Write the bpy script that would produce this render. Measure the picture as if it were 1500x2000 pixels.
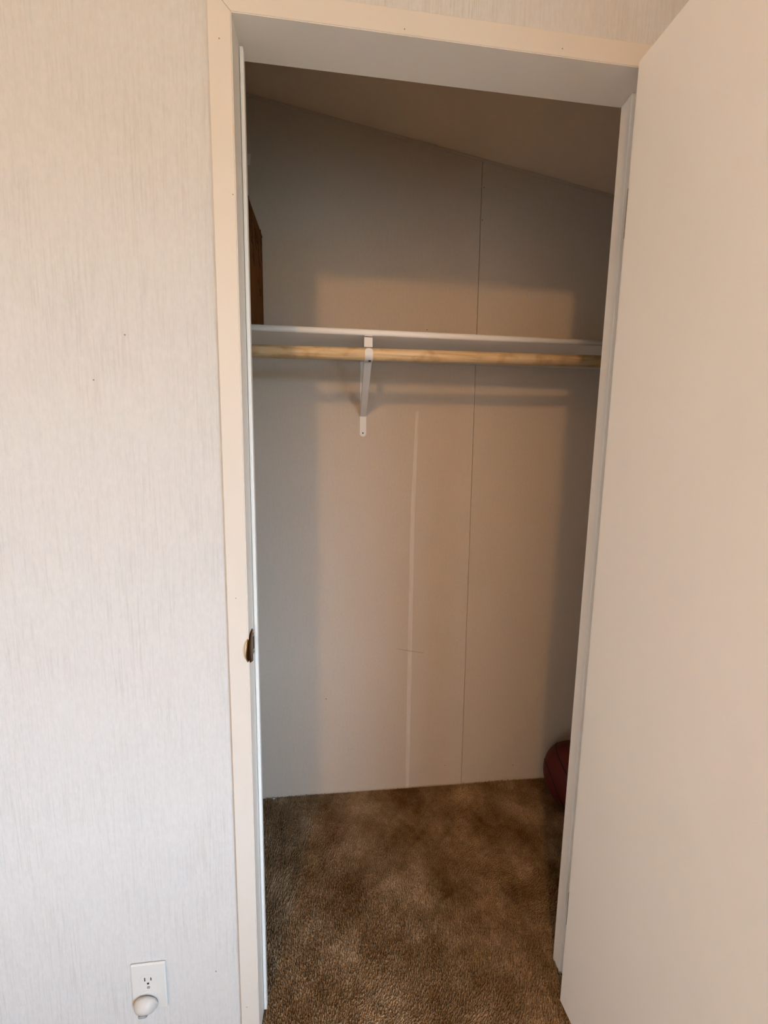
import bpy, bmesh, math, random
import numpy as np
from mathutils import Vector, Matrix, noise

for o in list(bpy.data.objects):
    bpy.data.objects.remove(o, do_unlink=True)
scene = bpy.context.scene
COL = scene.collection
random.seed(7)
PI = math.pi

# ------------------------------------------------------------------ camera
RIGHT = Vector((0.99427877, -0.10564267, 0.01579069))
UP = Vector((-0.00289212, 0.12115123, 0.99262985))
FWD = Vector((0.10677713, 0.98699646, -0.12015257))
cam_d = bpy.data.cameras.new('camera')
cam_d.sensor_fit = 'VERTICAL'
cam_d.sensor_height = 36.0
cam_d.lens = 36.0 * 751.02 / 2000.0
cam_d.clip_start = 0.01
cam = bpy.data.objects.new('camera', cam_d)
COL.objects.link(cam)
M = Matrix((RIGHT, UP, -FWD)).transposed().to_4x4()
M.translation = Vector((0.1817, -0.7360, 1.2766))
cam.matrix_world = M
scene.camera = cam

# ------------------------------------------------------------------ world, exposure
SKY = (0.62, 0.83, 1.06)
SKY_STRENGTH = 21.0
LAMP_COLOR = (1.0, 0.54, 0.20)
LAMP_STRENGTH = 262.0
world = bpy.data.worlds.new('daylight')
scene.world = world
world.use_nodes = True
bg = world.node_tree.nodes['Background']
bg.inputs['Color'].default_value = (*SKY, 1)
bg.inputs['Strength'].default_value = SKY_STRENGTH
vs = scene.view_settings
vs.view_transform = 'Standard'
vs.look = 'None'
vs.gamma = 1.0
vs.use_curve_mapping = False
vs.exposure = 0.07

# room constants (metres): doorway in the plane y = 0, closet beyond it
W, H, D, B = 0.7436, 2.0, 0.0776, 0.6432      # opening width, height, jamb depth, closet back wall
CAS = 0.0375                                  # casing width
YS = 0.045                                    # door stop depth
CL, CR = -0.62, 1.30                          # closet side walls
RL, RR, RB = -1.75, 1.0, -3.3                  # room: left wall, right wall, wall behind the camera
FZ = -0.008                                   # under the carpet pile
def ceil_z(x): return 2.399 - 0.150 * x
WIN_Y0, WIN_Y1, WIN_Z0, WIN_Z1 = -2.75, -1.25, 0.50, 1.75
# sky portal in the window opening (guides sampling of the daylight, adds no light)
pd = bpy.data.lights.new('sky_portal', 'AREA')
pd.shape = 'RECTANGLE'
pd.size = WIN_Z1 - WIN_Z0
pd.size_y = WIN_Y1 - WIN_Y0
pd.cycles.is_portal = True
po = bpy.data.objects.new('sky_portal', pd)
COL.objects.link(po)
po.location = (RR + 0.10, (WIN_Y0 + WIN_Y1) / 2, (WIN_Z0 + WIN_Z1) / 2)
po.rotation_euler = (0, PI / 2, 0)            # -Z of the lamp points to -X

# ------------------------------------------------------------------ helpers
def tag(o, label=None, cat=None, group=None, kind=None):
    if label: o['label'] = label
    if cat: o['category'] = cat
    if group: o['group'] = group
    if kind: o['kind'] = kind
    return o

def empty(name, loc):
    e = bpy.data.objects.new(name, None)
    e.empty_display_size = 0.05
    COL.objects.link(e)
    e.location = loc
    return e

def link(name, me, mat, parent=None, local=False):
    o = bpy.data.objects.new(name, me)
    COL.objects.link(o)
    if mat is not None and not me.materials:
        me.materials.append(mat)
    if parent is not None:
        o.parent = parent
        if not local:                          # mesh is in world coordinates
            o.matrix_parent_inverse = Matrix.Translation(parent.location).inverted()
    return o

def mesh_from_bm(name, bm, smooth=False):
    bmesh.ops.recalc_face_normals(bm, faces=bm.faces)
    me = bpy.data.meshes.new(name)
    bm.to_mesh(me)
    bm.free()
    if smooth:
        for p in me.polygons: p.use_smooth = True
    return me

def bm_box(bm, lo, hi):
    vs_ = [bm.verts.new((x, y, z)) for x in (lo[0], hi[0]) for y in (lo[1], hi[1]) for z in (lo[2], hi[2])]
    for f in ((0, 1, 3, 2), (4, 6, 7, 5), (0, 4, 5, 1), (2, 3, 7, 6), (0, 2, 6, 4), (1, 5, 7, 3)):
        bm.faces.new([vs_[i] for i in f])
    return vs_

def box(name, lo, hi, mat, parent=None, bevel=0.0, seg=2, local=False, smooth=False):
    bm = bmesh.new()
    bm_box(bm, lo, hi)
    if bevel > 0:
        bmesh.ops.bevel(bm, geom=list(bm.edges), offset=bevel, segments=seg, affect='EDGES', profile=0.5)
    return link(name, mesh_from_bm(name, bm, smooth), mat, parent, local)

def prism(name, pts, axis, a, b, mat, parent=None, bevel=0.0, seg=2, local=False):
    """extrude a 2-D outline along an axis; pts are the two other coordinates in order"""
    bm = bmesh.new()
    def P(u, v, w):
        return {'x': (w, u, v), 'y': (u, w, v), 'z': (u, v, w)}[axis]
    A = [bm.verts.new(P(u, v, a)) for u, v in pts]
    C = [bm.verts.new(P(u, v, b)) for u, v in pts]
    n = len(pts)
    bm.faces.new(A)
    bm.faces.new(C[::-1])
    for i in range(n):
        bm.faces.new([A[i], C[i], C[(i + 1) % n], A[(i + 1) % n]])
    if bevel > 0:
        bmesh.ops.recalc_face_normals(bm, faces=bm.faces)
        bmesh.ops.bevel(bm, geom=list(bm.edges), offset=bevel, segments=seg, affect='EDGES', profile=0.5)
    return link(name, mesh_from_bm(name, bm), mat, parent, local)

def tube(name, pts, r, mat, parent=None, n=20, cap=True, local=False, rr=None):
    """round tube through the points"""
    bm = bmesh.new()
    rings = []
    pts = [Vector(p) for p in pts]
    for i, p in enumerate(pts):
        t = (pts[min(i + 1, len(pts) - 1)] - pts[max(i - 1, 0)]).normalized()
        up = Vector((0, 0, 1)) if abs(t.z) < 0.9 else Vector((1, 0, 0))
        u = t.cross(up).normalized()
        v = u.cross(t).normalized()
        ra = rr[i] if rr else r
        rings.append([bm.verts.new(p + u * ra * math.cos(2 * PI * k / n) + v * ra * math.sin(2 * PI * k / n)) for k in range(n)])
    for a, b in zip(rings[:-1], rings[1:]):
        for k in range(n):
            f = bm.faces.new([a[k], a[(k + 1) % n], b[(k + 1) % n], b[k]])
            f.smooth = True
    if cap:
        bm.faces.new(rings[0][::-1])
        bm.faces.new(rings[-1])
    bmesh.ops.recalc_face_normals(bm, faces=bm.faces)
    me = bpy.data.meshes.new(name)
    bm.to_mesh(me)
    bm.free()
    return link(name, me, mat, parent, local)

def disc(name, c, r, normal_axis, thick, mat, parent, n=12, local=False):
    pts = [(r * math.cos(2 * PI * k / n), r * math.sin(2 * PI * k / n)) for k in range(n)]
    if normal_axis == 'y':
        pts = [(c[0] + a, c[2] + b) for a, b in pts]
        return prism(name, pts, 'y', c[1], c[1] + thick, mat, parent, local=local)
    pts = [(c[1] + a, c[2] + b) for a, b in pts]
    return prism(name, pts, 'x', c[0], c[0] + thick, mat, parent, local=local)

# ------------------------------------------------------------------ materials
def mat_new(name, color, rough=0.6, metal=0.0, spec=0.4):
    m = bpy.data.materials.new(name)
    m.use_nodes = True
    b = m.node_tree.nodes['Principled BSDF']
    b.inputs['Base Color'].default_value = (*color, 1)
    b.inputs['Roughness'].default_value = rough
    b.inputs['Metallic'].default_value = metal
    b.inputs['Specular IOR Level'].default_value = spec
    return m, m.node_tree.nodes, m.node_tree.links, b

def add_noise(N, L, scale, vec_scale=(1, 1, 1), detail=3, rough=0.55, coord='Object'):
    tc = N.new('ShaderNodeTexCoord')
    mp = N.new('ShaderNodeMapping')
    mp.inputs['Scale'].default_value = vec_scale
    nz = N.new('ShaderNodeTexNoise')
    nz.inputs['Scale'].default_value = scale
    nz.inputs['Detail'].default_value = detail
    nz.inputs['Roughness'].default_value = rough
    L.new(tc.outputs[coord], mp.inputs['Vector'])
    L.new(mp.outputs['Vector'], nz.inputs['Vector'])
    return nz

def ramp(N, L, src, stops):
    r = N.new('ShaderNodeValToRGB')
    el = r.color_ramp.elements
    while len(el) < len(stops): el.new(0.5)
    for e, (p, c) in zip(el, stops):
        e.position = p
        e.color = (*c, 1) if len(c) == 3 else c
    L.new(src, r.inputs['Fac'])
    return r

def bump(N, L, b, height, strength, dist):
    bp = N.new('ShaderNodeBump')
    bp.inputs['Strength'].default_value = strength
    bp.inputs['Distance'].default_value = dist
    L.new(height, bp.inputs['Height'])
    L.new(bp.outputs['Normal'], b.inputs['Normal'])
    return bp

def mix_rgb(N, L, fac, a, b, typ='MIX'):
    m = N.new('ShaderNodeMix')
    m.data_type = 'RGBA'
    m.blend_type = typ
    if isinstance(fac, float): m.inputs[0].default_value = fac
    else: L.new(fac, m.inputs[0])
    for i, s in ((6, a), (7, b)):
        if isinstance(s, tuple): m.inputs[i].default_value = (*s, 1)
        else: L.new(s, m.inputs[i])
    return m.outputs[2]

def grained(name, base, dark, line_scale, contrast, bump_s, bump_d, rough=0.75):
    """wall covering with a fine vertical combed grain"""
    m, N, L, b = mat_new(name, base, rough, spec=0.25)
    n1 = add_noise(N, L, 1.0, (line_scale, line_scale, line_scale * 0.032), 4, 0.6)
    n2 = add_noise(N, L, 1.0, (line_scale * 0.5, line_scale * 0.5, line_scale * 0.22), 3, 0.6)
    n3 = add_noise(N, L, 7.0, (1, 1, 0.6), 2)
    mx = N.new('ShaderNodeMath'); mx.operation = 'MULTIPLY'
    r3 = ramp(N, L, n3.outputs['Fac'], [(0.38, (0.25,) * 3), (0.62, (1,) * 3)])
    r1 = ramp(N, L, n1.outputs['Fac'], [(0.34, (0,) * 3), (0.50, (1,) * 3)])
    inv = N.new('ShaderNodeMath'); inv.operation = 'SUBTRACT'; inv.inputs[0].default_value = 1.0
    L.new(r1.outputs['Color'], inv.inputs[1])
    L.new(inv.outputs[0], mx.inputs[0]); L.new(r3.outputs['Color'], mx.inputs[1])
    sc = N.new('ShaderNodeMath'); sc.operation = 'MULTIPLY'; sc.inputs[1].default_value = contrast
    L.new(mx.outputs[0], sc.inputs[0])
    col = mix_rgb(N, L, sc.outputs[0], base, dark)
    r2 = ramp(N, L, n2.outputs['Fac'], [(0.3, (0.95, 0.95, 0.95)), (0.7, (1.02, 1.02, 1.02))])
    col = mix_rgb(N, L, 1.0, col, r2.outputs['Color'], 'MULTIPLY')
    L.new(col, b.inputs['Base Color'])
    ad = N.new('ShaderNodeMath'); ad.operation = 'SUBTRACT'
    L.new(n2.outputs['Fac'], ad.inputs[0]); L.new(mx.outputs[0], ad.inputs[1])
    bump(N, L, b, ad.outputs[0], bump_s, bump_d)
    return m

def painted(name, base, rough=0.45, var=0.03, bs=0.08):
    m, N, L, b = mat_new(name, base, rough, spec=0.35)
    n = add_noise(N, L, 6.0, (1, 1, 0.4), 4)
    lo = tuple(c * (1 - var) for c in base); hi = tuple(min(1, c * (1 + var)) for c in base)
    r = ramp(N, L, n.outputs['Fac'], [(0.3, lo), (0.7, hi)])
    L.new(r.outputs['Color'], b.inputs['Base Color'])
    f = add_noise(N, L, 260.0, (1, 1, 1), 2)
    bump(N, L, b, f.outputs['Fac'], bs, 0.001)
    return m

M_WALL = grained('wallpaper_grain', (0.56, 0.575, 0.58), (0.395, 0.385, 0.375), 330.0, 0.28, 0.3, 0.0012)
M_PANEL = grained('closet_panel', (0.625, 0.535, 0.445), (0.51, 0.42, 0.34), 420.0, 0.22, 0.12, 0.0008)
M_ROOM = painted('room_wall_paint', (0.90, 0.88, 0.85), 0.7, 0.02)  # unseen room walls made paler than the doorway wall to add bounce light
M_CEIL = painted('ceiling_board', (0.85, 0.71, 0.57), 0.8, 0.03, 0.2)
M_CASE = painted('casing_cream', (0.60, 0.58, 0.54), 0.5, 0.015)
M_JAMB = painted('jamb_white', (0.88, 0.83, 0.76), 0.45, 0.02)
M_STOP = painted('stop_white', (0.84, 0.83, 0.80), 0.4, 0.02)
M_DOOR = painted('door_paint', (0.86, 0.86, 0.84), 0.42, 0.015, 0.12)
M_SHELF = painted('shelf_white', (0.88, 0.87, 0.86), 0.35, 0.02)
M_WHITE = painted('white_enamel', (0.82, 0.80, 0.78), 0.35, 0.02)
M_PLASTIC = painted('white_plastic', (0.61, 0.62, 0.61), 0.4, 0.02)
M_PLUG = painted('plug_plastic', (0.50, 0.49, 0.47), 0.4, 0.04)
M_GREYP = painted('grey_plastic', (0.27, 0.27, 0.27), 0.5, 0.05)
M_DARK, *_ = mat_new('dark_gap', (0.015, 0.012, 0.010), 0.9)
M_NAIL, *_ = mat_new('nail_head', (0.22, 0.16, 0.12), 0.7)
M_SCUFF, *_ = mat_new('scuff', (0.42, 0.34, 0.27), 0.8)
M_BRASS, *_ = mat_new('brass_dark_reflection', (0.13, 0.065, 0.02), 0.33, 1.0)  # base darkened to hold the dark reflection seen in the strike lip
M_BRASSL, *_ = mat_new('worn_brass', (0.58, 0.47, 0.33), 0.4, 1.0)
M_HINGE, *_ = mat_new('hinge_brass', (0.16, 0.09, 0.04), 0.4, 1.0)
M_STAIN, *_ = mat_new('brown_smudge', (0.50, 0.36, 0.24), 0.8)
M_SEAM, *_ = mat_new('ball_seam', (0.006, 0.004, 0.004), 0.8)
M_GLASS, _n, _l, _b = mat_new('window_glass', (1, 1, 1), 0.0)
_b.inputs['Transmission Weight'].default_value = 1.0
_b.inputs['IOR'].default_value = 1.02
M_GRASS = painted('ground_outside', (0.20, 0.19, 0.14), 0.9, 0.2)

# pine rod
M_ROD, N, L, b = mat_new('pine_rod', (0.70, 0.47, 0.24), 0.45)
n = add_noise(N, L, 1.0, (6, 160, 160), 4)
r = ramp(N, L, n.outputs['Fac'], [(0.3, (0.56, 0.38, 0.20)), (0.5, (0.74, 0.54, 0.31)), (0.72, (0.84, 0.65, 0.41))])
n2 = add_noise(N, L, 1.0, (22, 30, 30), 2)
r2 = ramp(N, L, n2.outputs['Fac'], [(0.33, (0.80, 0.74, 0.66)), (0.5, (1, 1, 1))])
L.new(mix_rgb(N, L, 1.0, r.outputs['Color'], r2.outputs['Color'], 'MULTIPLY'), b.inputs['Base Color'])
# cardboard
M_CARD, N, L, b = mat_new('cardboard', (0.36, 0.17, 0.06), 0.85, spec=0.15)
n = add_noise(N, L, 1.0, (60, 60, 8), 4)
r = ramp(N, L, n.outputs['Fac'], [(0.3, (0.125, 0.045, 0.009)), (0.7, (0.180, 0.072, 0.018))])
L.new(r.outputs['Color'], b.inputs['Base Color'])
M_MARK, *_ = mat_new('marker_ink', (0.025, 0.012, 0.008), 0.7)
# basketball rubber
M_BALL, N, L, b = mat_new('ball_rubber', (0.085, 0.0045, 0.003), 0.65)
v = N.new('ShaderNodeTexVoronoi'); v.inputs['Scale'].default_value = 330
tc = N.new('ShaderNodeTexCoord'); L.new(tc.outputs['Object'], v.inputs['Vector'])
bump(N, L, b, v.outputs['Distance'], 0.4, 0.0008)
# carpet
def carpet_mat(name, bumpy):
    m, N, L, b = mat_new(name, (0.20, 0.12, 0.06), 0.95, spec=0.1)
    big = add_noise(N, L, 5.5, (1, 1, 1), 4, 0.6)
    mid = add_noise(N, L, 42.0, (1, 1, 1), 3, 0.6)
    fine = add_noise(N, L, 420.0, (1, 1, 1), 2, 0.6)
    c1 = ramp(N, L, big.outputs['Fac'], [(0.34, (0.215, 0.126, 0.056)), (0.52, (0.385, 0.275, 0.168)), (0.66, (0.57, 0.435, 0.30))])
    c2 = ramp(N, L, mid.outputs['Fac'], [(0.3, (0.78, 0.76, 0.74)), (0.7, (1.15, 1.15, 1.15))])
    c3 = ramp(N, L, fine.outputs['Fac'], [(0.3, (0.60, 0.57, 0.54)), (0.7, (1.3, 1.3, 1.3))])
    c = mix_rgb(N, L, 1.0, c1.outputs['Color'], c2.outputs['Color'], 'MULTIPLY')
    c = mix_rgb(N, L, 1.0, c, c3.outputs['Color'], 'MULTIPLY')
    L.new(c, b.inputs['Base Color'])
    if bumpy:
        bump(N, L, b, fine.outputs['Fac'], 0.9, 0.006)
    return m
M_CARPET = carpet_mat('brown_carpet', True)
M_PILE = carpet_mat('brown_carpet_pile', False)

# ------------------------------------------------------------------ the setting
def struct(o, label, cat):
    return tag(o, label, cat, kind='structure')

floor = box('floor', (RL - .1, RB - .1, FZ - .05), (CR + .1, B + .1, FZ), M_CARPET)
struct(floor, 'brown carpeted floor running from the room into the closet', 'floor')

# carpet pile: individual tufts where the photograph shows them
rng = np.random.default_rng(3)
x0, x1, y0, y1, step = -0.62, 1.30, -0.62, B - 0.004, 0.0042
gx, gy = np.meshgrid(np.arange(x0, x1, step), np.arange(y0, y1, step))
px = (gx + rng.uniform(-.5, .5, gx.shape) * step).ravel()
py = (gy + rng.uniform(-.5, .5, gy.shape) * step).ravel()
inside_jamb = ((px < 0.004) | (px > W - 0.004)) & (py > -0.004) & (py < D + 0.004)
keep = ~inside_jamb
px, py = px[keep], py[keep]
n = len(px)
lean = np.array([noise.noise_vector(Vector((a * 4.2, b_ * 4.2, 0.3)))[:2] for a, b_ in zip(px, py)])
lx = lean[:, 0] * 0.0062 + rng.normal(0, .0015, n)
ly = lean[:, 1] * 0.0062 + rng.normal(0, .0015, n)
ht = rng.uniform(.0048, .0085, n)
rad = rng.uniform(.0016, .0024, n)
ang = rng.uniform(0, 2 * PI, n)
V = np.zeros((n, 6, 3))
for k in range(3):
    a = ang + k * 2 * PI / 3
    V[:, k] = np.stack([px + rad * np.cos(a), py + rad * np.sin(a), np.full(n, FZ - .001)], 1)
    V[:, 3 + k] = np.stack([px + lx + .62 * rad * np.cos(a + .5), py + ly + .62 * rad * np.sin(a + .5), FZ + ht + rng.uniform(-.0007, .0007, n)], 1)
V[:, 3:, 0] = np.clip(V[:, 3:, 0], CL + .002, CR - .002)
V[:, 3:, 1] = np.minimum(V[:, 3:, 1], B - .001)
base = np.arange(n)[:, None] * 6
faces = np.concatenate([base + np.array(f) for f in ([0, 1, 4, 3], [1, 2, 5, 4], [2, 0, 3, 5])], 0)
tops = base + np.array([3, 4, 5])
me = bpy.data.meshes.new('carpet_pile')
nv, nq, nt = n * 6, len(faces), len(tops)
me.vertices.add(nv); me.vertices.foreach_set('co', V.reshape(-1))
me.loops.add(nq * 4 + nt * 3)
me.loops.foreach_set('vertex_index', np.concatenate([faces.ravel(), tops.ravel()]).astype(np.int32))
me.polygons.add(nq + nt)
me.polygons.foreach_set('loop_start', np.concatenate([np.arange(nq) * 4, nq * 4 + np.arange(nt) * 3]).astype(np.int32))
me.update(calc_edges=True)
pile = link('carpet_pile', me, M_PILE)
pile.parent = floor
tag(pile, 'short brown cut pile with darker trodden patches', kind='stuff')

# ceiling: one sloping board over the room and the closet
bm = bmesh.new()
xa, xb = RL - .1, CR + .1
pts = [(xa, ceil_z(xa)), (xb, ceil_z(xb)), (xb, ceil_z(xb) + .03), (xa, ceil_z(xa) + .03)]
bm.free()
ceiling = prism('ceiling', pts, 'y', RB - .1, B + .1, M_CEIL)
struct(ceiling, 'sloping beige ceiling falling to the right above the closet', 'ceiling')

# wall with the doorway (its surface lies behind the casing)
WF = 0.010
JT = 0.014
bm = bmesh.new()
def sloped_box(bm, xa, xb, ya, yb, za, top=None):
    zt = (lambda x: ceil_z(x) + .01) if top is None else (lambda x: top)
    q = [(xa, za), (xb, za), (xb, zt(xb)), (xa, zt(xa))]
    A = [bm.verts.new((u, ya, v)) for u, v in q]
    C = [bm.verts.new((u, yb, v)) for u, v in q]
    bm.faces.new(A); bm.faces.new(C[::-1])
    for i in range(4):
        bm.faces.new([A[i], C[i], C[(i + 1) % 4], A[(i + 1) % 4]])
sloped_box(bm, RL, -JT, WF, D - .001, FZ)
sloped_box(bm, W + JT, CR + .1, WF, D - .001, FZ)
sloped_box(bm, -JT, W + JT, WF, D - .001, H + JT)
wall_front = link('wall_front', mesh_from_bm('wall_front', bm), M_WALL)
struct(wall_front, 'off-white wall with vertical combed grain around the closet doorway', 'wall')
for (x, z) in ((-0.1963, 1.4952), (-0.2524, 1.4172), (-0.0904, 0.1744)):
    disc('nail_hole', (x, WF - .0006, z), .0013, 'y', .0008, M_NAIL, wall_front)

# closet back wall: two panels with an open joint, a backing and a top batten
seam_b, seam_t = 0.6651, 0.6461 - 0.0006
ZT = 0.013
back = box('wall_back', (CL - .1, B + .006, FZ), (CR + .1, B + .06, 2.62), M_PANEL)
struct(back, 'pale grained panel wall at the back of the closet', 'wall')
zt = lambda x: ceil_z(x) + .004
def seam_x(z): return seam_b + (seam_t - seam_b) * (z / 2.2734)
g = 0.0011
prism('wall_panel', [(CL, FZ), (seam_x(FZ) - g, FZ), (seam_x(1.60) - g * 1.1, 1.60), (seam_x(2.28) - g * 2.2, zt(seam_t)), (CL, zt(CL))], 'y', B, B + .008, M_PANEL, back)
prism('wall_panel', [(seam_x(FZ) + g * .3, FZ), (CR, FZ), (CR, zt(CR)), (seam_x(2.28) + g * .3, zt(seam_t))], 'y', B, B + .008, M_PANEL, back)
box('joint_backing', (seam_b - .03, B + .0062, FZ), (seam_b + .02, B + .0068, 2.28), M_DARK, back)
prism('ceiling_batten', [(CL, ceil_z(CL) - .0105), (CR, ceil_z(CR) - .0105), (CR, ceil_z(CR) - .0026), (CL, ceil_z(CL) - .0026)], 'y', B - .0022, B + .001, M_PANEL, back)
# pale strip where something was taped down the panel, and faint drips beside it
M_STRIP, N, L, b = mat_new('pale_strip', (0.70, 0.64, 0.58), 0.7, spec=0.25)
n_ = add_noise(N, L, 1.0, (120, 120, 9), 3)
r = ramp(N, L, n_.outputs['Fac'], [(0.3, (0.655, 0.572, 0.49)), (0.5, (0.715, 0.65, 0.585))])
L.new(r.outputs['Color'], b.inputs['Base Color'])
prism('pale_strip', [(0.4345, FZ), (0.4495, FZ), (0.4440, 1.10), (0.4480, 1.36), (0.4490, 1.47), (0.4390, 1.47), (0.4360, 1.36), (0.4285, 1.10)], 'y', B - .0004, B + .001, M_STRIP, back)
for (x, z, rr_) in ((0.471, 1.7469, .0019), (0.8814, 0.062, .0022), (0.1212, 0.3927, .0022), (0.5941, 0.0809, .0016), (0.6525, 2.1121, .002), (0.6530, 2.214, .002)):
    disc('nail_hole', (x, B - .0005, z), rr_, 'y', .0008, M_NAIL, back)
prism('scuff_mark', [(0.386, 0.5850), (0.42, 0.5775), (0.494, 0.5632), (0.494, 0.5612), (0.42, 0.5750), (0.386, 0.5838)], 'y', B - .0006, B + .001, M_SCUFF, back)

wl = box('wall_left', (RL - .1, RB, FZ), (RL, WF + .05, 2.95), M_ROOM)
struct(wl, 'off-white painted left wall of the room, beside the doorway wall', 'wall')
wb = box('wall_rear', (RL - .1, RB - .1, FZ), (RR + .1, RB, 2.95), M_ROOM)
struct(wb, 'off-white painted wall behind the viewer, facing the closet', 'wall')
bm = bmesh.new()
for lo, hi in (((RR, RB, FZ), (RR + .1, WIN_Y0, 2.6)), ((RR, WIN_Y1, FZ), (RR + .1, WF, 2.6)),
               ((RR, WIN_Y0, FZ), (RR + .1, WIN_Y1, WIN_Z0)), ((RR, WIN_Y0, WIN_Z1), (RR + .1, WIN_Y1, 2.6))):
    bm_box(bm, lo, hi)
wr = link('wall_right', mesh_from_bm('wall_right', bm), M_ROOM)
struct(wr, 'off-white painted wall with the window, hidden behind the open door', 'wall')
cl = box('wall_closet_left', (CL - .05, D - .001, FZ), (CL, B + .01, 2.6), M_PANEL)
struct(cl, 'pale panelled closet side wall past the cardboard box', 'wall')
cr = box('wall_closet_right', (CR, D - .001, FZ), (CR + .05, B + .01, 2.4), M_PANEL)
struct(cr, 'pale panelled closet side wall beyond the basketball', 'wall')

# window in the right wall (out of the frame, source of the daylight)
win = empty('window_1', (RR, (WIN_Y0 + WIN_Y1) / 2, WIN_Z0))
struct(win, 'white framed window behind the open door, out of the frame', 'window')
ym = (WIN_Y0 + WIN_Y1) / 2
for lo, hi in (((RR - .012, WIN_Y0 - .05, WIN_Z1), (RR + .09, WIN_Y1 + .05, WIN_Z1 + .05)), ((RR - .012, WIN_Y0 - .05, WIN_Z0 - .05), (RR + .09, WIN_Y1 + .05, WIN_Z0)),
               ((RR - .012, WIN_Y0 - .05, WIN_Z0), (RR + .09, WIN_Y0, WIN_Z1)), ((RR - .012, WIN_Y1, WIN_Z0), (RR + .09, WIN_Y1 + .05, WIN_Z1))):
    box('window_frame', lo, hi, M_WHITE, win, .003)
box('window_mullion', (RR + .03, ym - .02, WIN_Z0), (RR + .07, ym + .02, WIN_Z1), M_WHITE, win, .003)
grd = box('ground', (RR + .11, -60, -.7), (RR + 60, 60, -.62), M_GRASS)
struct(grd, 'bare ground outside the window, out of the frame', 'ground')

# ------------------------------------------------------------------ door frame
frame = empty('trim_1', (0, 0, FZ))
struct(frame, 'cream casing and white jambs framing the closet doorway', 'door frame')
c = CAS
tp = H + .0385
# three mitred flat casing boards
def casing(pts):
    o = prism('casing', pts, 'y', 0.0, WF + .001, M_CASE, frame, .0012, 2)
    return o
e = .0008
casing([(-c, FZ), (-e, FZ), (-e, H + e), (-c, tp)])
casing([(W + e, FZ), (W + c, FZ), (W + c, tp), (W + e, H + e)])
casing([(-c + .0004, tp), (-e + .0004, H + e), (W + e - .0004, H + e), (W + c - .0004, tp)])
# jamb boards, rebated behind the casing
yj = WF + .0012
prism('jamb', [(-.0007, .0012), (0, .0012), (0, D), (-JT, D), (-JT, yj), (-.0007, yj)], 'z', FZ, H, M_JAMB, frame)
prism('jamb', [(W + .0007, .0012), (W, .0012), (W, D), (W + JT, D), (W + JT, yj), (W + .0007, yj)], 'z', FZ, H, M_JAMB, frame)
prism('jamb', [(.0012, H + .0007), (.0012, H), (D, H), (D, H + JT), (yj, H + JT), (yj, H + .0007)], 'x', -.0007, W + .0007, M_JAMB, frame)
# closet-side casing
box('casing', (-c, D, FZ), (-.001, D + .008, H), M_CASE, frame)
# door stops: small square strips
box('stop', (.0009, YS, .0), (.0076, YS + .012, H - .006), M_STOP, frame, .0014)
box('stop', (W - .0075, YS, FZ), (W + .0004, D - .002, H - .0003), M_STOP, frame, .0012)
for (x, z) in ((-0.0196, 1.9591), (-0.005, 1.7286), (-0.0253, 0.0871), (0.2831, 2.0085), (0.565, 2.012), (-0.021, 1.02)):
    disc('nail_hole', (x, -.0004, z), .0010, 'y', .0008, M_NAIL, frame)

# strike plate with a curved lip lapping over the casing edge
sp = empty('strike', (0, 0, 0.88))
sp.parent = frame
sp.matrix_parent_inverse = Matrix.Translation(frame.location).inverted()
sp.name = 'strike_plate'
bm = bmesh.new()
zc, hh = 0.9135, 0.0335
rows, colsn = 25, 9
def lip(u, t):          # u -1..1 along the height, t 0..1 across the lip
    wv = math.sqrt(max(0, 1 - u * u))
    y = .026 - t * (.035 * wv)
    x = .0019 + (-.0052 * (max(0, t - .62) / .38) ** 1.5) * wv
    return x, y, zc + u * hh
grid = []
for i in range(rows):
    u = -1 + 2 * i / (rows - 1)
    grid.append([bm.verts.new(lip(u * .999, j / (colsn - 1))) for j in range(colsn)])
for i in range(rows - 1):
    for j in range(colsn - 1):
        f = bm.faces.new([grid[i][j], grid[i][j + 1], grid[i + 1][j + 1], grid[i + 1][j]])
        f.smooth = True
me_l = mesh_from_bm('strike_lip', bm, True)
o = link('strike_lip', me_l, M_BRASS)
o.parent = sp; o.matrix_parent_inverse = (Matrix.Translation((0, 0, 0.88))).inverted()
sm = o.modifiers.new('thickness', 'SOLIDIFY'); sm.thickness = .0014; sm.offset = 0
def sub(o):
    o.parent = sp; o.matrix_parent_inverse = Matrix.Translation((0, 0, 0.88)).inverted()
    return o
sub(box('strike_face', (-.0004, .012, .8885), (.0014, .0436, .9385), M_BRASSL, None, .0005))
sub(box('bolt_hole', (.0010, .029, .9000), (.0017, .040, .9270), M_DARK, None))
for z in (.8945, .9325):
    sub(disc('screw', (.0012, .034, z), .0028, 'x', .0008, M_BRASS, None))
# paler brass rim of the lip, its highlight put into the colour
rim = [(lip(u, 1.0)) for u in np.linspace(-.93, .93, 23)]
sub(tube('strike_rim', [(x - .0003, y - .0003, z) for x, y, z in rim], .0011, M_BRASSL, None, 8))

# ------------------------------------------------------------------ the open door
HX, HY = W + .0015, -.0046                        # hinge pin
door = empty('door_1', (HX, HY, 0))
door.rotation_euler = (0, 0, math.radians(94.3))
struct(door, 'flat beige flush door standing wide open on the right', 'door')
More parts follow.
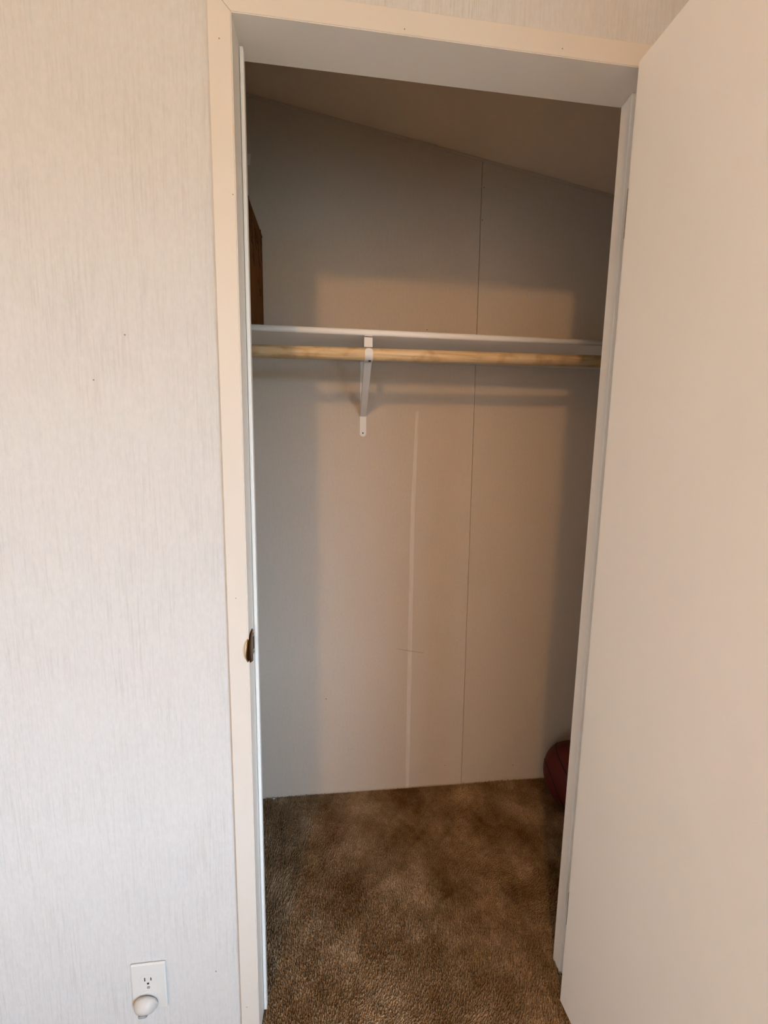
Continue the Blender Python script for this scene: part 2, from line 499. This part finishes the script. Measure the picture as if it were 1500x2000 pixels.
# closed pose, local to the pin: the slab runs to -x, closet face at +y
DT = 0.034
y_in = .0408
box('door_slab', (-.733, y_in - DT, .0065), (-.0018, y_in, 1.9985), M_DOOR, door, .0015, 2, local=True)
for z in (1.7066, .2145):
    box('hinge_leaf', (-.0017, .0060, z), (-.0005, y_in - .0006, z + .0865), M_HINGE, door, .0003, 1, local=True)
    tube('hinge_knuckle', [(0, 0, z), (0, 0, z + .0865)], .0042, M_HINGE, door, 14, local=True)
for s in (1, -1):                                  # knobs at the free edge, out of the frame
    yb = y_in if s > 0 else y_in - DT
    ys_ = [yb, yb + s * .006, yb + s * .010, yb + s * .030, yb + s * .036, yb + s * .048, yb + s * .058, yb + s * .062]
    tube('knob', [(-.673, y, .9135) for y in ys_], .02, M_BRASSL, door, 20, local=True, rr=[.030, .030, .012, .011, .020, .026, .022, .010])
# jamb leaves of the hinges
for z in (1.7066, .2145):
    box('hinge_leaf', (W - .0010, .0022, z), (W + .0004, .034, z + .0865), M_HINGE, frame, .0003, 1)

# ------------------------------------------------------------------ closet shelf, rod, bracket
def zsh(x): return 1.6473 + .0075 * (x + .064)     # shelf top, a touch out of level
SH_T, SY = .0168, .3750
def shelf():
    root = empty('closet_shelf', ((CL + CR) / 2, B - .15, zsh(.34) - SH_T))
    tag(root, 'long white closet shelf with rounded front edge above the rod', 'shelf')
    bm = bmesh.new()
    rr_ = SH_T / 2
    prof = [(B - .0005, -SH_T), (B - .0005, 0.0)]
    for k in range(9):
        a = PI / 2 + PI * k / 8
        prof.append((SY + .0055 + .0055 * math.cos(a), -rr_ + rr_ * math.sin(a)))
    rings = []
    for x in (CL + .001, CR - .001):
        rings.append([bm.verts.new((x, y, zsh(x) + z)) for y, z in prof])
    n_ = len(prof)
    for i in range(n_):
        f = bm.faces.new([rings[0][i], rings[1][i], rings[1][(i + 1) % n_], rings[0][(i + 1) % n_]])
        f.smooth = 2 <= i < n_ - 1
    bm.faces.new(rings[0]); bm.faces.new(rings[1][::-1])
    link('shelf_board', mesh_from_bm('shelf_board', bm), M_SHELF, root)
    return root
shelf()

RY, RR_ = .3880, .0167
def zrod(x): return 1.5809 + .0153 * (x + .050)
rod = empty('closet_rod', ((CL + CR) / 2, RY, zrod(.34)))
tag(rod, 'round pale pine rod hanging under the white shelf', 'closet rod')
tube('rod', [(x, RY, zrod(x)) for x in (CL + .004, .34, CR - .004)], RR_, M_ROD, rod, 28)
for x, s in ((CL + .0005, 1), (CR - .0005, -1)):
    tube('rod_socket', [(x, RY, zrod(x)), (x + s * .004, RY, zrod(x)), (x + s * .0045, RY, zrod(x)), (x + s * .018, RY, zrod(x))], .03, M_WHITE, rod, 20, rr=[.0215, .0215, .0190, .0190])

br = empty('shelf_bracket', (.252, B, 1.376))
tag(br, 'white metal bracket holding shelf and rod to the back wall', 'bracket')
BX, bw = .2515, .0113
zb = zsh(BX) - SH_T
# wall leg with rounded foot
foot = [(BX - bw, zb - .002), (BX - bw, 1.376 + bw)]
for k in range(1, 9):
    a = PI + PI * k / 9
    foot.append((BX + bw * math.cos(a), 1.376 + bw + bw * math.sin(a)))
foot += [(BX + bw, 1.376 + bw), (BX + bw, zb - .002)]
prism('wall_leg', foot, 'y', B - .0026, B - .0002, M_WHITE, br, .0005, 1)
disc('screw_hole', (BX, B - .0032, 1.3885), .0026, 'y', .001, M_DARK, br)
disc('screw_head', (BX, B - .0038, 1.4035), .0048, 'y', .0014, M_WHITE, br, 16)
disc('screw_head', (BX, B - .0038, 1.50), .0048, 'y', .0014, M_WHITE, br, 16)
# arm under the shelf
box('arm', (BX - bw, RY - .012, zb - .0032), (BX + bw, B - .001, zb - .0008), M_WHITE, br, .0005, 1)
# front tab dropping from the arm behind the rod's crown
box('tab', (BX - .0122, RY - .0140, zrod(BX) + RR_ - .001), (BX + .0110, RY - .0118, zb - .0055), M_WHITE, br, .0004, 1)
box('tab_slot', (BX - .0100, RY - .0134, zb - .0060), (BX + .0100, RY - .0122, zb - .0036), M_DARK, br)
# diagonal channel brace from cradle to the wall leg
def brace():
    bm = bmesh.new()
    A = Vector((BX, RY + .012, zrod(BX) - RR_ - .0035)); C = Vector((BX, B - .004, 1.4455))
    t = (C - A).normalized(); nrm = Vector((0, -t.z, t.y)) * -1
    if nrm.z > 0: nrm = -nrm
    # cross-section in (x, depth): a shallow channel, open upward
    sec = [(-bw, .014), (-bw, .002), (-bw + .002, 0), (bw - .002, 0), (bw, .002), (bw, .014), (bw - .0015, .014), (bw - .0018, .0022), (-bw + .0018, .0022), (-bw + .0015, .014)]
    rg = []
    for P in (A, C):
        rg.append([bm.verts.new(P + Vector((u, 0, 0)) - nrm * v) for u, v in sec])
    m_ = len(sec)
    for i in range(m_):
        bm.faces.new([rg[0][i], rg[1][i], rg[1][(i + 1) % m_], rg[0][(i + 1) % m_]])
    bm.faces.new(rg[0]); bm.faces.new(rg[1][::-1])
    return link('brace', mesh_from_bm('brace', bm), M_WHITE, br)
brace()
# cradle hooking round the rod, with a rounded tip in front
def cradle():
    bm = bmesh.new()
    R0, R1 = RR_ + .0003, RR_ + .0026
    zc_ = zrod(BX)
    CXo = BX + .0012
    rows = []
    for k in range(19):
        a = math.radians(-60 - 110 * k / 18)       # from behind-below, under the rod, to the front
        rows.append((RY + math.cos(a), a))
    prev = None
    secs = []
    for k in range(19):
        a = math.radians(-35 - 145 * k / 18)
        secs.append([(RY + R * math.cos(a), zc_ + R * math.sin(a)) for R in (R0, R1)] + [bw])
    # straight lip rising in front, narrowing to a round tip
    for q in range(1, 9):
        h = .0118 * q / 8
        wv = bw if h < .0035 else bw * math.sqrt(max(0.03, 1 - ((h - .0035) / .0085) ** 2))
        secs.append([(RY - R0, zc_ + h), (RY - R1, zc_ + h)] + [wv])
    for (a_, b_, wv) in secs:
        ring = [bm.verts.new((CXo + s * wv, p[0], p[1])) for s, p in ((-1, a_), (1, a_), (1, b_), (-1, b_))]
        if prev:
            for i in range(4):
                f = bm.faces.new([prev[i], ring[i], ring[(i + 1) % 4], prev[(i + 1) % 4]])
        else:
            bm.faces.new(ring)
        prev = ring
    bm.faces.new(prev[::-1])
    return link('rod_cradle', mesh_from_bm('rod_cradle', bm), M_WHITE, br)
cradle()
box('screw_hole', (BX + .0002, RY - .0135, zrod(BX) - RR_ - .0050), (BX + .0068, RY - .0080, zrod(BX) - RR_ - .0026), M_DARK, br)

# ------------------------------------------------------------------ cardboard box on the shelf
zbx = zsh(-.077) + .0005
bxr = empty('cardboard_box', (-.23, .49, zbx))
tag(bxr, 'brown cardboard box with marker writing, standing on the shelf behind the jamb', 'box')
x_r, y_f, y_b, z_t = -.0775, .395, .6265, 1.997
box('box_body', (x_r - .30, y_f, zbx), (x_r, y_b, z_t - .003), M_CARD, bxr, .0015)
xm = x_r - .15
box('flap', (x_r - .298, y_f - .0005, z_t - .003), (xm - .0008, y_b + .0015, z_t), M_CARD, bxr, .0008)
box('flap', (xm + .0008, y_f - .0005, z_t - .003), (x_r + .0012, y_b + .0020, z_t), M_CARD, bxr, .0008)
rs = random.Random(11)
for k in range(22):                                # scrawled marker strokes on the side
    y = rs.uniform(.45, .61); z = rs.uniform(1.885, 1.985)
    l = rs.uniform(.014, .032)
    pts = [(x_r + .0002, y + l * .55 * (t - .5) + .003 * math.sin(5 * t + k), z - l * (t - .5) * 1.3) for t in (0, .33, .66, 1)]
    tube('marker_stroke', pts, .0010, M_MARK, bxr, 6)
for k in range(5):
    y = rs.uniform(.48, .61); z = 1.872 - .6 * (y - .48)
    tube('marker_stroke', [(x_r + .0002, y - .006, z + .010), (x_r + .0002, y + .004, z - .008)], .0010, M_MARK, bxr, 6)

# ------------------------------------------------------------------ small white hook plate high on the back wall
hk = empty('wall_hook', (-.122, B, 2.215))
tag(hk, 'small white plastic hook high on the closet back wall beside the jamb', 'hook')
prism('hook_plate', [(-.136, 2.2430), (-.1085, 2.2430), (-.1135, 2.2130), (-.131, 2.2130)], 'y', B - .006, B - .0002, M_WHITE, hk, .001, 1)
tube('hook_arm', [(-.1235, B - .005, 2.222), (-.1235, B - .018, 2.218), (-.1235, B - .024, 2.226)], .003, M_WHITE, hk, 10)

# ------------------------------------------------------------------ basketball
BR = .1195
bl = empty('basketball', (1.068, .503, -.0015))
tag(bl, 'dark red basketball with black seams on the closet carpet', 'ball')
bm = bmesh.new()
bmesh.ops.create_uvsphere(bm, u_segments=64, v_segments=32, radius=BR)
me = mesh_from_bm('ball_skin', bm, True)
skin = link('ball_skin', me, M_BALL, bl, local=True)
skin.location = (0, 0, BR)
ex, ey = Vector((-0.1232, -0.9590, -0.2552)), Vector((0.7046, -0.2656, 0.6581))
SEAM_M = Matrix((ex, ey, ex.cross(ey))).transposed().to_4x4()
SEAM_M.translation = Vector((0, 0, BR))
def seam(pts):
    o = tube('seam', pts, .0021, M_SEAM, bl, 6, cap=False, local=True)
    o.matrix_local = SEAM_M
    return o
rs_ = BR - .0004
def circle(fn): return [Vector(fn(2 * PI * k / 72)) for k in range(73)]
seam(circle(lambda t: (rs_ * math.cos(t), rs_ * math.sin(t), 0)))
seam(circle(lambda t: (rs_ * math.cos(t), 0, rs_ * math.sin(t))))
for s in (1, -1):
    def side(t, s=s):
        v = Vector((.80 * math.cos(t), s * (.62 + .16 * math.cos(2 * t)), .80 * math.sin(t))).normalized() * rs_
        return v
    seam(circle(side))

# ------------------------------------------------------------------ wall outlet and plug
ot = empty('wall_outlet', (-.227, WF, .105))
tag(ot, 'white duplex outlet plate low on the wall left of the casing', 'outlet')
box('cover_plate', (-.262, WF - .0052, .1055), (-.192, WF - .0002, .2195), M_PLASTIC, ot, .0022, 2)
for z in (.182, .143):
    f = prism('socket', [(-.2275 + .0172 * math.cos(a) , z + .0140 * max(-.86, min(.86, math.sin(a)))) for a in np.linspace(0, 2 * PI, 25)[:-1]], 'y', WF - .0062, WF - .004, M_PLASTIC, ot)
    if z > .16:
        for dx, hh_ in ((-.0062, .0085), (.0062, .007)):
            o = box('slot', (-.2275 + dx - .001, WF - .0065, z + .002 - hh_ / 2), (-.2275 + dx + .001, WF - .006, z + .002 + hh_ / 2), M_DARK, f)
        o = disc('slot', (-.2275, WF - .0065, z - .0085), .0024, 'y', .0005, M_DARK, f)
disc('plate_screw', (-.2275, WF - .0060, .1625), .0032, 'y', .001, M_GREYP, ot)

pg = empty('plug', (-.2335, WF - .007, .121))
tag(pg, 'round white plug with grey tip pushed into the outlet plate', 'plug')
ax = [(-.2335, WF - .0064, .1245), (-.2335, WF - .0100, .1240), (-.2335, WF - .0112, .1235), (-.2335, WF - .0150, .1222), (-.2338, WF - .0190, .1205), (-.2340, WF - .0210, .1190)]
tube('plug_body', ax, .02, M_PLUG, pg, 32, rr=[.0240, .0240, .0226, .0208, .0172, .0118])
tube('plug_tip', [(-.2340, WF - .0208, .1170), (-.2342, WF - .0230, .1155), (-.2342, WF - .0240, .1148)], .01, M_GREYP, pg, 24, rr=[.0092, .0084, .0058])
disc('smudge', (-.2500, WF - .0059, .1260), .0120, 'y', .0008, M_STAIN, pg, 16)

# tiny scrap of paper at the foot of the back wall
ps = box('paper_scrap', (-.082, B - .012, -.0018), (-.073, B - .007, .0004), M_PLASTIC, None, .0006)
tag(ps, 'tiny white scrap of paper on the carpet at the back wall', 'paper scrap')

# ------------------------------------------------------------------ ceiling lamp of the room (out of the frame)
LX, LY, LZ = -.32, -2.20, 2.345
cl_ = empty('ceiling_lamp', (LX, LY, ceil_z(LX)))
tag(cl_, 'round frosted globe lamp under the ceiling, glowing warm behind the viewer', 'ceiling lamp')
tube('lamp_base', [(LX, LY, ceil_z(LX) + .015), (LX, LY, LZ + .064)], .06, M_WHITE, cl_, 40)
M_GLOW = bpy.data.materials.new('lamp_glow')
M_GLOW.use_nodes = True
N = M_GLOW.node_tree.nodes; L = M_GLOW.node_tree.links
N.remove(N['Principled BSDF'])
em = N.new('ShaderNodeEmission')
em.inputs['Color'].default_value = (*LAMP_COLOR, 1)
em.inputs['Strength'].default_value = LAMP_STRENGTH
L.new(em.outputs[0], N['Material Output'].inputs['Surface'])
an = np.linspace(-PI / 2, PI / 2, 17)
tube('lamp_globe', [(LX, LY, LZ + .071 * math.sin(a)) for a in an], .1, M_GLOW, cl_, 32, rr=[max(.002, .071 * math.cos(a)) for a in an])
